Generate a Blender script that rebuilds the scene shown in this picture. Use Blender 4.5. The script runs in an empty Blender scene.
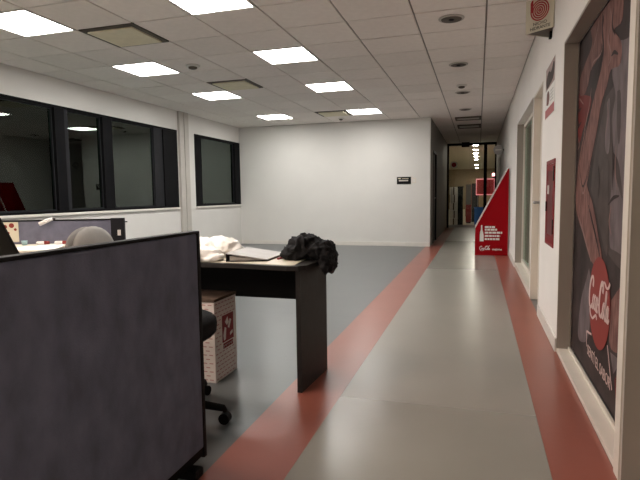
import bpy, bmesh, math, random
from mathutils import Vector, Matrix, noise
random.seed(7)
scene = bpy.context.scene
col = scene.collection

# ------------------------------------------------------------------ camera
cam_d = bpy.data.cameras.new('camera'); cam = bpy.data.objects.new('camera', cam_d); col.objects.link(cam)
YAW, PITCH, ROLL, EYE = math.radians(-17.075), math.radians(-5.012), math.radians(-0.767), 1.138
_f = Vector((math.sin(YAW)*math.cos(PITCH), math.cos(YAW)*math.cos(PITCH), math.sin(PITCH)))
_r = Vector((math.cos(YAW), -math.sin(YAW), 0)); _u = _r.cross(_f)
_r2 = _r*math.cos(ROLL) + _u*math.sin(ROLL); _u2 = -_r*math.sin(ROLL) + _u*math.cos(ROLL)
cam.matrix_world = Matrix(((_r2.x, _u2.x, -_f.x, 0), (_r2.y, _u2.y, -_f.y, 0), (_r2.z, _u2.z, -_f.z, EYE), (0, 0, 0, 1)))
cam_d.sensor_width = 36; cam_d.lens = 36*515/640; cam_d.clip_start = .05
scene.camera = cam
# ------------------------------------------------------------------ world (night outside), exposure
w = bpy.data.worlds.new('night'); scene.world = w; w.use_nodes = True
w.node_tree.nodes['Background'].inputs[0].default_value = (.004, .005, .007, 1)
w.node_tree.nodes['Background'].inputs[1].default_value = 1
vs = scene.view_settings
vs.view_transform = 'Standard'; vs.look = 'None'; vs.gamma = 1; vs.use_curve_mapping = False; vs.exposure = 1.3
PANEL = 11.0           # radiance of the lit LED ceiling panels
PANEL_NEAR = 12.0       # the row over the camera
LOBBY = 75.0

# ------------------------------------------------------------------ materials
def _nt(name):
    m = bpy.data.materials.new(name); m.use_nodes = True
    nt = m.node_tree; return m, nt, nt.nodes['Principled BSDF']
def mat(name, c, rough=.6, metal=0, var=.06, scale=8, bump=0, bscale=60, spec=.5, rvar=0, stretch=None, coat=0):
    m, nt, b = _nt(name)
    b.inputs['Roughness'].default_value = rough; b.inputs['Metallic'].default_value = metal
    b.inputs['Specular IOR Level'].default_value = spec
    if coat: b.inputs['Coat Weight'].default_value = coat
    tc = nt.nodes.new('ShaderNodeTexCoord'); src = tc.outputs['Object']
    if stretch:
        mp = nt.nodes.new('ShaderNodeMapping'); mp.inputs['Scale'].default_value = stretch
        nt.links.new(src, mp.inputs[0]); src = mp.outputs[0]
    n = nt.nodes.new('ShaderNodeTexNoise'); n.inputs['Scale'].default_value = scale; n.inputs['Detail'].default_value = 5
    nt.links.new(src, n.inputs['Vector'])
    r = nt.nodes.new('ShaderNodeValToRGB')
    r.color_ramp.elements[0].position = .3; r.color_ramp.elements[1].position = .7
    r.color_ramp.elements[0].color = tuple(max(0, x*(1-var)) for x in c)+(1,)
    r.color_ramp.elements[1].color = tuple(min(1, x*(1+var)) for x in c)+(1,)
    nt.links.new(n.outputs['Fac'], r.inputs[0]); nt.links.new(r.outputs[0], b.inputs['Base Color'])
    if rvar:
        mr = nt.nodes.new('ShaderNodeMapRange'); mr.inputs['From Min'].default_value = .3; mr.inputs['From Max'].default_value = .7
        mr.inputs['To Min'].default_value = rough-rvar; mr.inputs['To Max'].default_value = rough+rvar
        nt.links.new(n.outputs['Fac'], mr.inputs[0]); nt.links.new(mr.outputs[0], b.inputs['Roughness'])
    if bump:
        n2 = nt.nodes.new('ShaderNodeTexNoise'); n2.inputs['Scale'].default_value = bscale; n2.inputs['Detail'].default_value = 3
        nt.links.new(src, n2.inputs['Vector'])
        bp = nt.nodes.new('ShaderNodeBump'); bp.inputs['Strength'].default_value = bump; bp.inputs['Distance'].default_value = .01
        nt.links.new(n2.outputs['Fac'], bp.inputs['Height']); nt.links.new(bp.outputs[0], b.inputs['Normal'])
    return m
def emit(name, c, s):
    m, nt, b = _nt(name)
    b.inputs['Base Color'].default_value = (.8, .8, .8, 1)
    b.inputs['Emission Color'].default_value = c+(1,); b.inputs['Emission Strength'].default_value = s
    return m
def glass(name, tint=(1, 1, 1), ior=1.8):
    m = bpy.data.materials.new(name); m.use_nodes = True; nt = m.node_tree
    nt.nodes.remove(nt.nodes['Principled BSDF']); out = nt.nodes['Material Output']
    t = nt.nodes.new('ShaderNodeBsdfTransparent'); t.inputs[0].default_value = tint+(1,)
    g = nt.nodes.new('ShaderNodeBsdfGlossy'); g.inputs['Roughness'].default_value = .0; g.inputs[0].default_value = (.86, 1, .92, 1)
    f = nt.nodes.new('ShaderNodeFresnel'); f.inputs[0].default_value = ior
    mx = nt.nodes.new('ShaderNodeMixShader')
    nt.links.new(f.outputs[0], mx.inputs[0]); nt.links.new(t.outputs[0], mx.inputs[1]); nt.links.new(g.outputs[0], mx.inputs[2])
    nt.links.new(mx.outputs[0], out.inputs['Surface'])
    return m

M = {}
M['wall'] = mat('wall_paint', (.71, .695, .665), .75, var=.02, scale=2, bump=.03, bscale=120)
M['wallright'] = mat('wall_paint_lit', (.90, .865, .83), .7, var=.02, scale=2, bump=.03, bscale=120)  # same wall paint, lightened so its colour carries the corridor wall's extra light
M['ceil_grid'] = mat('ceiling_grid_metal', (.27, .24, .22), .6)
M['tileA'] = mat('ceiling_tile_mineral', (.90, .845, .80), .95, var=.03, scale=14, bump=.25, bscale=220)
M['tileB'] = mat('ceiling_tile_mineral_b', (.86, .81, .765), .95, var=.03, scale=14, bump=.25, bscale=220)
M['tileC'] = mat('ceiling_tile_mineral_c', (.92, .87, .825), .95, var=.03, scale=14, bump=.25, bscale=220)
M['f_dark'] = mat('vinyl_slate_grey', (.108, .118, .122), .30, var=.05, scale=1.8, bump=.03, bscale=30)
M['f_red'] = mat('vinyl_brick_red', (.31, .100, .072), .30, var=.06, scale=1.8, bump=.03, bscale=30)
M['f_grey'] = mat('vinyl_warm_grey', (.315, .297, .262), .30, var=.04, scale=1.8, bump=.03, bscale=30)
M['f_grey2'] = mat('vinyl_warm_grey_b', (.30, .283, .25), .27, var=.04, scale=1.8, bump=.03, bscale=30)
M['base'] = mat('white_skirting', (.72, .69, .64), .5, var=.03)
M['frame_cream'] = mat('cream_painted_frame', (.74, .68, .60), .5, var=.04, scale=4)
M['jamb'] = mat('jamb_paint_shaded', (.36, .315, .27), .55, var=.04, scale=3)  # beige darkened: shade on the camera-facing reveals is put into the colour
M['blackalu'] = mat('black_aluminium', (.008, .008, .009), .5, var=.1, spec=.03)
M['darkalu'] = mat('dark_grey_aluminium', (.022, .022, .025), .5, var=.1, spec=.05)
M['winglass'] = glass('window_glass', (.9, .95, .92), 1.75)
M['doorglass'] = glass('door_glass', (.93, .94, .90), 1.3)
M['shopglass'] = glass('tinted_glass', (.35, .42, .38), 1.8)
M['panel_on'] = emit('led_diffuser', (1, .975, .93), PANEL)
M['panel_near'] = emit('led_diffuser_near', (1, .82, .70), PANEL_NEAR)
M['white_metal'] = mat('white_powder_coat', (.75, .73, .69), .45, var=.02)
M['vent'] = mat('olive_beige_vent', (.80, .74, .55), .6, var=.06)
M['vent_dark'] = mat('vent_shadow_metal', (.10, .085, .065), .6)
M['trunk'] = mat('grey_trunking', (.50, .47, .43), .55, var=.04)
M['fabric'] = mat('charcoal_blue_fabric', (.175, .19, .265), .95, var=.22, scale=7, bump=.35, bscale=260, spec=.2, stretch=(1, 1.6, 1))
M['bluefab'] = mat('slate_blue_fabric', (.165, .17, .225), .95, var=.15, scale=12, bump=.3, bscale=260, spec=.2)
M['blackpl'] = mat('black_plastic', (.008, .008, .008), .55, var=.1, spec=.12)
M['blackfab'] = mat('black_cloth', (.009, .009, .010), .8, var=.2, scale=14, bump=.3, bscale=200, spec=.15)
M['jacket'] = mat('dark_jacket_cloth', (.009, .009, .010), .75, var=.25, scale=14, bump=.35, bscale=120, spec=.2)
M['greyfab'] = mat('grey_chair_shell', (.19, .18, .165), .55, var=.08, scale=10)
M['deskdark'] = mat('anthracite_laminate', (.026, .024, .023), .55, var=.15, scale=20, spec=.25)
M['desktop'] = mat('cream_laminate', (.70, .64, .52), .4, var=.03)
M['whitecloth'] = mat('white_plastic_sheet', (.95, .94, .90), .6, var=.03, bump=.2, bscale=30)
M['paper'] = mat('white_paper', (.85, .83, .80), .8, var=.03)
M['bindergrey'] = mat('grey_binder_cover', (.38, .37, .36), .45, var=.04)
M['red'] = mat('red_print', (.36, .012, .018), .45, var=.05)
M['standred'] = mat('red_cardboard', (.30, .002, .006), .7, spec=.1, var=.04, scale=3)
M['cabred'] = mat('red_enamel', (.21, .012, .016), .5, var=.06, spec=.15)
M['cabred2'] = mat('dark_red_glass', (.13, .012, .016), .3, var=.1, spec=.15)
M['discred'] = mat('poster_disc_red', (.25, .045, .038), .6, spec=.1, var=.03)
M['white_print'] = mat('white_print', (.78, .75, .72), .6, var=.02)
M['pink_print'] = mat('pale_pink_print', (.62, .45, .42), .6, var=.02)
M['black_print'] = mat('black_print', (.02, .02, .02), .6)
M['boxwhite'] = mat('printed_carton', (.78, .72, .68), .75, var=.05)
M['boxred'] = mat('carton_red_ink', (.26, .03, .035), .75, var=.1)
M['rowink'] = mat('carton_faded_ink', (.52, .30, .28), .75, var=.1)
M['kraft'] = mat('brown_cardboard_shaded', (.085, .055, .038), .85, var=.1)  # brown card, darkened further to paint in the shadow on the box lid
M['chrome'] = mat('brushed_steel', (.35, .34, .33), .3, metal=1)
M['p_bg'] = mat('poster_dark_brown', (.045, .032, .031), .6, spec=.08, var=.35, scale=5)
M['p_skin'] = mat('poster_skin', (.19, .094, .082), .6, spec=.08, var=.42, scale=9, stretch=(1, 3, 1))
M['p_skin2'] = mat('poster_skin_rose', (.15, .078, .07), .6, spec=.08, var=.35, scale=9, stretch=(1, 3, 1))
M['p_red'] = mat('poster_dull_red', (.15, .03, .027), .6, spec=.08, var=.25, scale=8)
M['p_cloth'] = mat('poster_lilac_cloth', (.15, .118, .122), .6, spec=.08, var=.25, scale=8, stretch=(1, 2, .8))
M['notice_photo'] = mat('notice_photo_print', (.40, .28, .26), .6, var=.3, scale=12)
M['p_grey'] = mat('poster_grey', (.075, .058, .054), .6, spec=.08, var=.25, scale=8)
M['p_light'] = mat('poster_highlight', (.25, .15, .135), .6, var=.1, spec=.1)
M['p_dark'] = mat('poster_shadow_brown', (.035, .022, .022), .6, spec=.08, var=.2)
M['blue'] = mat('blue_plastic', (.02, .12, .42), .5)
M['tan'] = mat('tan_panel', (.30, .22, .13), .7)
M['lobbywall'] = mat('lobby_wall', (.62, .57, .45), .7)
M['lobbyfloor'] = mat('lobby_floor', (.36, .32, .25), .3)
M['hallwall'] = mat('hall_wall_shaded', (.24, .225, .20), .75, var=.03)  # base colour lowered to paint in the gloom of the unlit hall
M['doordark'] = mat('dark_grey_door', (.10, .09, .085), .5, var=.06)
M['cyan'] = mat('pale_cyan_plastic', (.30, .45, .48), .5)
M['photogreen'] = mat('sign_photoluminescent', (.62, .58, .46), .6, var=.03)

# ------------------------------------------------------------------ mesh helpers
class B:
    def __init__(s): s.bm = bmesh.new()
    def box(s, x0, x1, y0, y1, z0, z1, T=None):
        vs_ = [s.bm.verts.new((x, y, z)) for x in (x0, x1) for y in (y0, y1) for z in (z0, z1)]
        for f in ((0,1,3,2),(4,6,7,5),(0,4,5,1),(2,3,7,6),(0,2,6,4),(1,5,7,3)): s.bm.faces.new([vs_[i] for i in f])
        if T:
            for v in vs_: v.co = T @ v.co
        return s
    def prism(s, pts, d):            # polygon of 3D points swept by vector d
        d = Vector(d); a = [s.bm.verts.new(p) for p in pts]; b = [s.bm.verts.new(Vector(p)+d) for p in pts]
        n = len(a); s.bm.faces.new(a[::-1]); s.bm.faces.new(b)
        for i in range(n): s.bm.faces.new((a[i], a[(i+1)%n], b[(i+1)%n], b[i]))
        return s
    def tube(s, pts, r, seg=10, close=False):
        pts = [Vector(p) for p in pts]; rings = []; n = len(pts)
        for i, p in enumerate(pts):
            t = (pts[min(i+1, n-1)]-pts[max(i-1, 0)]).normalized()
            a = t.orthogonal().normalized() if i == 0 else (pa - t*pa.dot(t)).normalized()
            pa = a; b = t.cross(a); rr = r[i] if isinstance(r, (list, tuple)) else r
            rings.append([s.bm.verts.new(p+a*math.cos(k*2*math.pi/seg)*rr+b*math.sin(k*2*math.pi/seg)*rr) for k in range(seg)])
        for i in range(n-1):
            for k in range(seg): s.bm.faces.new((rings[i][k], rings[i][(k+1)%seg], rings[i+1][(k+1)%seg], rings[i+1][k]))
        s.bm.faces.new(rings[0][::-1]); s.bm.faces.new(rings[-1])
        return s
    def lathe(s, prof, c, seg=24):   # profile (r, z) about a vertical axis at c
        rings = []
        for r, z in prof:
            rings.append([s.bm.verts.new((c[0]+r*math.cos(k*2*math.pi/seg), c[1]+r*math.sin(k*2*math.pi/seg), c[2]+z)) for k in range(seg)])
        for i in range(len(prof)-1):
            for k in range(seg): s.bm.faces.new((rings[i][k], rings[i][(k+1)%seg], rings[i+1][(k+1)%seg], rings[i+1][k]))
        s.bm.faces.new(rings[0][::-1]); s.bm.faces.new(rings[-1])
        return s
    def superell(s, c, r, e=.5, T=None, nu=28, nv=14):
        def sp(v, p): return math.copysign(abs(v)**p, v)
        rows = []
        for j in range(nv+1):
            t = -math.pi/2 + math.pi*j/nv; row = []
            for i in range(nu):
                a = 2*math.pi*i/nu
                p = Vector((r[0]*sp(math.cos(t), e)*sp(math.cos(a), e), r[1]*sp(math.cos(t), e)*sp(math.sin(a), e), r[2]*sp(math.sin(t), e)))
                p = (T @ p if T else p) + Vector(c); row.append(p)
            rows.append(row)
        vv = [[s.bm.verts.new(p) for p in row] for row in rows[1:-1]]
        a = s.bm.verts.new(rows[0][0]); b = s.bm.verts.new(rows[-1][0])
        for i in range(nu):
            k = (i+1) % nu
            s.bm.faces.new((a, vv[0][k], vv[0][i])); s.bm.faces.new((b, vv[-1][i], vv[-1][k]))
            for j in range(len(vv)-1): s.bm.faces.new((vv[j][i], vv[j][k], vv[j+1][k], vv[j+1][i]))
        return s
    def mesh(s, name, smooth=False, bevel=0):
        bmesh.ops.recalc_face_normals(s.bm, faces=s.bm.faces)
        if bevel:
            bmesh.ops.bevel(s.bm, geom=s.bm.edges[:], offset=bevel, segments=2, profile=.6, affect='EDGES', clamp_overlap=True)
        me = bpy.data.meshes.new(name); s.bm.to_mesh(me); s.bm.free()
        if smooth:
            for p in me.polygons: p.use_smooth = True
        return me
    def build(s, name, m, parent=None, smooth=False, bevel=0):
        me = s.mesh(name, smooth, bevel)
        me.materials.append(M[m] if isinstance(m, str) else m)
        return place(name, me, parent)
def wloc(o):
    v = Vector((0, 0, 0))
    while o: v += o.location; o = o.parent
    return v
def place(name, me, parent=None):
    o = bpy.data.objects.new(name, me); col.objects.link(o)
    # origin at the centre of the mesh's foot, so every object stands at its own place
    xs = [v.co for v in me.vertices]
    c = Vector(((min(p.x for p in xs)+max(p.x for p in xs))/2, (min(p.y for p in xs)+max(p.y for p in xs))/2, min(p.z for p in xs)))
    me.transform(Matrix.Translation(-c))
    o.location = c - (wloc(parent) if parent else Vector((0, 0, 0)))
    if parent: o.parent = parent
    return o
def tag(o, label, cat, group=None):
    o['label'] = label; o['category'] = cat
    if group: o['group'] = group
    return o
def struct(o, label=None, cat=None):
    o['kind'] = 'structure'
    if label: o['label'] = label
    if cat: o['category'] = cat
    return o
def empty(name, loc):
    o = bpy.data.objects.new(name, None); col.objects.link(o); o.location = loc; o.empty_display_size = .1; return o
def thing(name, loc, label, cat, group=None): return tag(empty(name, loc), label, cat, group)
def box(name, x0, x1, y0, y1, z0, z1, m, parent=None, bevel=0, T=None):
    return B().box(x0, x1, y0, y1, z0, z1, T).build(name, m, parent, bevel=bevel)
def text(name, s, size, at, ux, uy, m, parent, depth=.0006, fit=None, bold=0):
    cu = bpy.data.curves.new(name, 'FONT'); cu.body = s; cu.size = size; cu.extrude = depth; cu.align_x = 'CENTER'; cu.resolution_u = 3; cu.offset = bold
    t = bpy.data.objects.new(name, cu); col.objects.link(t)
    dg = bpy.context.evaluated_depsgraph_get(); me = bpy.data.meshes.new_from_object(t.evaluated_get(dg))
    bpy.data.objects.remove(t)
    if fit:
        wd = max(v.co.x for v in me.vertices)-min(v.co.x for v in me.vertices)
        me.transform(Matrix.Diagonal((fit/wd, 1, 1, 1)))
    ux = Vector(ux).normalized(); uy = Vector(uy).normalized(); uz = ux.cross(uy)
    Mx = Matrix((ux, uy, uz)).transposed().to_4x4(); Mx.translation = Vector(at)
    me.transform(Mx); me.materials.clear(); me.materials.append(M[m])
    return place(name, me, parent)
def catmull(p, n=6):
    q = [Vector(p[0])*2-Vector(p[1])]+[Vector(x) for x in p]+[Vector(p[-1])*2-Vector(p[-2])]; out = []
    for i in range(1, len(q)-2):
        for k in range(n):
            t = k/n; a, b, c, d = q[i-1:i+3]
            out.append(.5*((2*b)+(c-a)*t+(2*a-5*b+4*c-d)*t*t+(3*b-a-3*c+d)*t**3))
    return out+[Vector(p[-1])]
def ribbon_strokes(strokes, at, ux, uy, sc, depth):
    """calligraphic flat strokes: list of (points2d, width); returns B"""
    b = B(); ux = Vector(ux); uy = Vector(uy); nrm = ux.cross(uy); at = Vector(at)
    for k, (pts, wd) in enumerate(strokes):
        c = catmull([(x, y, 0) for x, y in pts]); n = len(c); L = []; R_ = []
        for i, p in enumerate(c):
            t = (c[min(i+1, n-1)]-c[max(i-1, 0)]); t.normalize()
            s = wd*(.45+.75*abs(t.y))*.5*(1 if 0 < i < n-1 else .4); nn = Vector((-t.y, t.x, 0))*s
            L.append(p+nn); R_.append(p-nn)
        w3 = lambda p, d: at+ux*(p.x*sc)+uy*(p.y*sc)+nrm*d
        e = depth*(1+.12*k)
        la = [b.bm.verts.new(w3(p, e)) for p in L]; ra = [b.bm.verts.new(w3(p, e)) for p in R_]
        lb = [b.bm.verts.new(w3(p, 0)) for p in L]; rb = [b.bm.verts.new(w3(p, 0)) for p in R_]
        for i in range(n-1):
            b.bm.faces.new((la[i], ra[i], ra[i+1], la[i+1])); b.bm.faces.new((la[i], la[i+1], lb[i+1], lb[i])); b.bm.faces.new((ra[i], rb[i], rb[i+1], ra[i+1]))
    return b
def loop(cx, cy, rx, ry, sl=.25, n=9, a0=60):
    return [(cx+rx*math.cos(math.radians(a0+i*360/(n-1)))+sl*ry*math.sin(math.radians(a0+i*360/(n-1))), cy+ry*math.sin(math.radians(a0+i*360/(n-1)))) for i in range(n)]
SCRIPT = [
 ([(.185,.25),(.20,.32),(.15,.36),(.07,.30),(.015,.17),(.03,.04),(.10,.005),(.17,.05)], .05),
 ([(.06,.0),(.10,-.07),(.20,-.10),(.30,-.06),(.37,-.03),(.42,-.07)], .04),
 (loop(.225,.09,.036,.08), .034),
 ([(.335,.15),(.31,.17),(.275,.10),(.285,.02),(.33,.03)], .034),
 (loop(.385,.09,.034,.08), .034), ([(.435,.17),(.405,.06),(.415,.01),(.45,.04)], .034),
 ([(.455,.10),(.50,.115)], .035),
 ([(.645,.26),(.665,.32),(.62,.37),(.56,.31),(.51,.17),(.525,.04),(.59,.005),(.65,.05)], .05),
 ([(.60,.33),(.70,.38),(.80,.34),(.88,.36),(.93,.41)], .04),
 (loop(.70,.09,.036,.08), .034),
 ([(.75,.05),(.79,.16),(.82,.27),(.80,.30),(.775,.20),(.765,.06),(.785,.01),(.82,.04)], .034),
 (loop(.865,.09,.034,.08), .034), ([(.915,.17),(.885,.06),(.90,.01),(.95,.06)], .034)]

# ================================================================== SETTING
XL, XR, YB, ZC, YF, XH, YE = -5.402, .546, 11.2, 2.735, -3.6, -.98, 17.5
# floor ------------------------------------------------------------
fl = struct(box('floor', XL-.2, XR+.2, YF-.2, YE, -.12, -.004, 'f_dark'), 'glossy vinyl floor in slate grey with brick red border stripes', 'floor')
def sheet(x0, x1, y0, y1, m): return box('vinyl_sheet', x0, x1, y0, y1, -.004, 0, m, fl)
g = .0004
for a, b_ in ((YF, 1.2), (1.2, 4.6), (4.6, 8.0), (8.0, YB)): sheet(XL, -3.24-g, a+g, b_-g, 'f_dark'); sheet(-3.24+g, -1.066-g, a+g, b_-g, 'f_dark')
for a, b_ in ((YF, YB),): sheet(-1.066, -.732-g, a+g, b_-g, 'f_red')
sheet(XH, -.732-g, YB+g, YE, 'f_red')
for a, b_, m in ((YF, 2.74, 'f_grey2'), (2.74, 7.9, 'f_grey'), (7.9, 12.6, 'f_grey2'), (12.6, YE, 'f_grey')): sheet(-.732+g, .297-g, a+g, b_-g, m)
for a, b_ in ((YF, YE),): sheet(.297+g, XR, a+g, b_-g, 'f_red')
# walls ------------------------------------------------------------
def openings_wall(name, axis, at0, at1, a, b_, holes, m, z1=ZC+.1):
    """wall along Y (x from at0 to at1) between a and b_, holes = (y0,y1,z0,z1)"""
    bb = B(); y = a
    for (h0, h1, z0, z1h) in holes:
        if h0 > y: bb.box(at0, at1, y, h0, 0, z1)
        if z0 > 0: bb.box(at0, at1, h0, h1, 0, z0)
        bb.box(at0, at1, h0, h1, z1h, z1); y = h1
    if b_ > y: bb.box(at0, at1, y, b_, 0, z1)
    return struct(bb.build(name, m))
WZ0, WZ1 = .94, 2.376
wl = openings_wall('wall_left', 'Y', XL-.2, XL, YF, YB, [(1.0, 8.545, WZ0, WZ1), (9.17, 11.195, WZ0, WZ1)], 'wall')
wl['label'] = 'white painted wall with two long black framed windows'; wl['category'] = 'wall'
wb = struct(box('wall_back', XL-.2, XH, YB, YB+.15, 0, ZC+.1, 'wall'), 'plain white wall closing the far end of the room', 'wall')
struct(box('wall_front', XL-.2, XR+.2, YF-.15, YF, 0, ZC+.1, 'wall'), 'white wall at the near end of the room', 'wall')
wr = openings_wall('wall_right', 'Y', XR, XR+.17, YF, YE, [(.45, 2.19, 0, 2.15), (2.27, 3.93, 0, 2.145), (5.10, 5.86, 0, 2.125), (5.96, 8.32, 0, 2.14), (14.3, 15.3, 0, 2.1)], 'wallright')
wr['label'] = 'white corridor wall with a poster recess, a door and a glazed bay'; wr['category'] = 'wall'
struct(openings_wall('wall_hall_left', 'Y', XH-.15, XH, YB+.15, YE, [(11.95, 12.9, 0, 2.1)], 'hallwall'), 'side wall of the dark hall, coloured darker for its shade', 'wall')
# skirting
struct(box('baseboard_back', XL, XH, YB-.014, YB, 0, .09, 'base', bevel=.003), 'white skirting board along the back wall', 'baseboard')
struct(box('baseboard_left', XL, XL+.014, YF, YB-.014, 0, .09, 'base', bevel=.003), 'white skirting board below the windows', 'baseboard')
struct(box('baseboard_right', XR-.012, XR, 3.92, 5.08, 0, .10, 'base', bevel=.003), 'white skirting board below the red cabinet', 'baseboard')
struct(box('baseboard_hall', XR-.012, XR, 8.36, 14.25, 0, .09, 'base', bevel=.003), 'white skirting board beside the red display stand', 'baseboard')

# windows ----------------------------------------------------------
def window(name, y0, y1, posts, label):
    w_ = empty(name, (XL-.06, (y0+y1)/2, WZ0)); struct(w_, label, 'window')
    fr = B(); xa, xb = XL-.10, XL+.012
    fr.box(xa, xb, y0, y1, WZ1-.032, WZ1).box(xa, xb, y0, y1, WZ0, WZ0+.032)
    fr.build('window_frame', 'blackalu', w_)
    yy = []
    for (a, b2, m, prot) in posts:
        box('mullion', xa, XL+prot, a, b2, WZ0+.032, WZ1-.032, m, w_, bevel=.004); yy.append((a, b2))
    yy.sort()
    for i in range(len(yy)-1):
        if yy[i+1][0]-yy[i][1] > .05:
            box('pane', XL-.05, XL-.044, yy[i][1], yy[i+1][0], WZ0+.032, WZ1-.032, 'winglass', w_)
            b3 = B(); a, c = yy[i][1], yy[i+1][0]; x0, x1 = XL-.07, XL-.03
            b3.box(x0, x1, a, a+.016, WZ0+.032, WZ1-.032).box(x0, x1, c-.016, c, WZ0+.032, WZ1-.032).box(x0, x1, a+.016, c-.016, WZ1-.052, WZ1-.032).box(x0, x1, a+.016, c-.016, WZ0+.032, WZ0+.052)
            b3.build('sash', 'darkalu', w_)
    return w_
window('window_1', 1.0, 8.545, [(1.0, 1.15, 'blackalu', .012), (3.3, 3.55, 'blackalu', .012), (5.62, 5.79, 'blackalu', .012), (5.79, 5.86, 'darkalu', .004), (6.54, 6.75, 'blackalu', .012), (7.84, 8.10, 'darkalu', -.01), (8.10, 8.545, 'blackalu', .012)],
       'long black aluminium window with dark panes above the workstations')
window('window_2', 9.17, 11.195, [(9.17, 9.42, 'blackalu', .012), (10.93, 11.195, 'blackalu', .012)], 'single black framed window next to the back wall corner')
for k, (y0, y1) in enumerate(((1.0, 8.545), (9.17, 11.195))):
    struct(box('trim_%d' % (k+1), XL, XL+.035, y0, y1, WZ0-.035, WZ0, 'base', bevel=.004), 'white window ledge under the %s window' % ('long' if k == 0 else 'corner'), 'window sill')
# vertical trunking between the windows
tr = thing('cable_trunking', (XL, 8.74, 0), 'grey vertical cable trunking on the wall between the two windows', 'trunking')
for a in (8.585, 8.755): box('channel', XL, XL+.05, a, a+.14, .09, ZC, 'trunk', tr, bevel=.006)
box('cable', XL+.002, XL+.02, 8.728, 8.752, .09, ZC, 'blackpl', tr)
box('cover_strip', XL, XL+.03, 8.905, 8.93, .09, ZC, 'trunk', tr)

# ceiling ----------------------------------------------------------
ce = struct(box('ceiling', XL-.2, XR+.2, YF-.2, YE, ZC+.012, ZC+.12, 'ceil_grid'), 'suspended ceiling of square mineral fibre tiles', 'ceiling')
GX = [XL] + [.05-.622*k for k in range(8, -1, -1)] + [XR]
GY = [YF] + [4.18+.61*k for k in range(-12, 12)]
GY = [y for y in GY if y < YB-.12 and (y == YF or y > YF+.12)] + [YB]
GYH = [YB] + [y for y in (4.18+.61*k for k in range(12, 22)) if y < YE-.1] + [YE]
def row(k): return 4.18+.61*k
special = {}
LIGHTS = [('A', 2, -1), ('B', 2, 2), ('C', 2, 5), ('G', 2, 9), ('D', 5, -1), ('E', 5, 2), ('F', 5, 5), ('H', 5, 9),
          ('N', 2, -4), ('O', 5, -4), ('P', 2, -7), ('Q', 5, -7), ('R', 2, -10), ('S', 5, -10)]
VENTS = [('V1', 3, 0), ('V2', 3, 4), ('V3', 4, 9)]
skip = {(c, round(row(k), 2)) for _, c, k in LIGHTS+VENTS}
tile_cache = {}
def tile(x0, x1, y0, y1):
    wx, wy = round(x1-x0-.016, 3), round(y1-y0-.016, 3); v = random.choice('AABC')
    if (wx, wy, v) not in tile_cache:
        bb = B().box(-wx/2, wx/2, -wy/2, wy/2, 0, .015); me = bb.mesh('tile', bevel=.003); me.materials.append(M['tile'+v]); tile_cache[(wx, wy, v)] = me
    o = bpy.data.objects.new('tile', tile_cache[(wx, wy, v)]); col.objects.link(o); o.parent = ce
    o.location = Vector(((x0+x1)/2, (y0+y1)/2, ZC-.0015+random.uniform(-.0015, .0015)))-ce.location
for i in range(len(GX)-1):
    for j in range(len(GY)-1):
        if (i, round(GY[j], 2)) not in skip: tile(GX[i], GX[i+1], GY[j], GY[j+1])
for (a, b_) in ((XH, GX[8]), (GX[8], GX[9]), (GX[9], XR)):
    for j in range(len(GYH)-1):
        if GYH[j+1]-GYH[j] > .05: tile(a, b_, GYH[j], GYH[j+1])
ORD = {9: 'nearest the back wall', 5: 'second from the back wall', 2: 'third from the back wall', -1: 'fourth from the back wall', -4: 'fifth from the back wall', -7: 'sixth from the back wall', -10: 'seventh from the back wall'}
for n, c, k in LIGHTS:
    x0, x1, y0, y1 = GX[c], GX[c+1], row(k), row(k)+0
    y0, y1 = (row(k), row(k+1))
    rw = 'window-side row' if c == 2 else 'corridor-side row'
    lit = True
    t = thing('ceiling_light', ((x0+x1)/2, (y0+y1)/2, ZC), ('lit' if lit else 'unlit')+' square white ceiling panel in the '+rw+', '+ORD[k], 'ceiling light', 'square ceiling light panels')
    f = B(); e = .018; z0, z1 = ZC-.006, ZC+.012
    f.box(x0+.006, x1-.006, y0+.006, y0+.006+e, z0, z1).box(x0+.006, x1-.006, y1-.006-e, y1-.006, z0, z1).box(x0+.006, x0+.006+e, y0+.006+e, y1-.006-e, z0, z1).box(x1-.006-e, x1-.006, y0+.006+e, y1-.006-e, z0, z1)
    f.build('frame', 'white_metal', t)
    box('diffuser', x0+.024, x1-.024, y0+.024, y1-.024, ZC-.002, ZC+.010, 'panel_on' if k >= -1 else 'panel_near', t)
VL = {'V1': 'beside the light panel farthest from the back wall', 'V2': 'between the two rows of lights, level with the smoke detector', 'V3': 'close to the back wall'}
VL = {'V1': 'olive beige square air vent in the ceiling next to the fourth window-side light', 'V2': 'olive beige square air vent in the ceiling behind the smoke detector', 'V3': 'olive beige square air vent in the ceiling close to the back wall'}
for n, c, k in VENTS:
    x0, x1, y0, y1 = GX[c]+.008, GX[c+1]-.008, row(k)+.008, row(k+1)-.008
    t = thing('ceiling_vent', ((x0+x1)/2, (y0+y1)/2, ZC), VL[n], 'air vent', 'square ceiling vents')
    f = B(); e = .045; z0, z1 = ZC-.006, ZC+.012
    f.box(x0, x1, y0, y0+e, z0, z1).box(x0, x1, y1-e, y1, z0, z1).box(x0, x0+e, y0+e, y1-e, z0, z1).box(x1-e, x1, y0+e, y1-e, z0, z1)
    f.build('frame', 'vent_dark', t)
    box('plate', x0+.06, x1-.045, y0+.05, y1-.055, ZC-.022, ZC-.008, 'vent', t, bevel=.003)
    box('neck', x0+.15, x1-.15, y0+.15, y1-.15, ZC-.008, ZC+.012, 'vent_dark', t)
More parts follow.
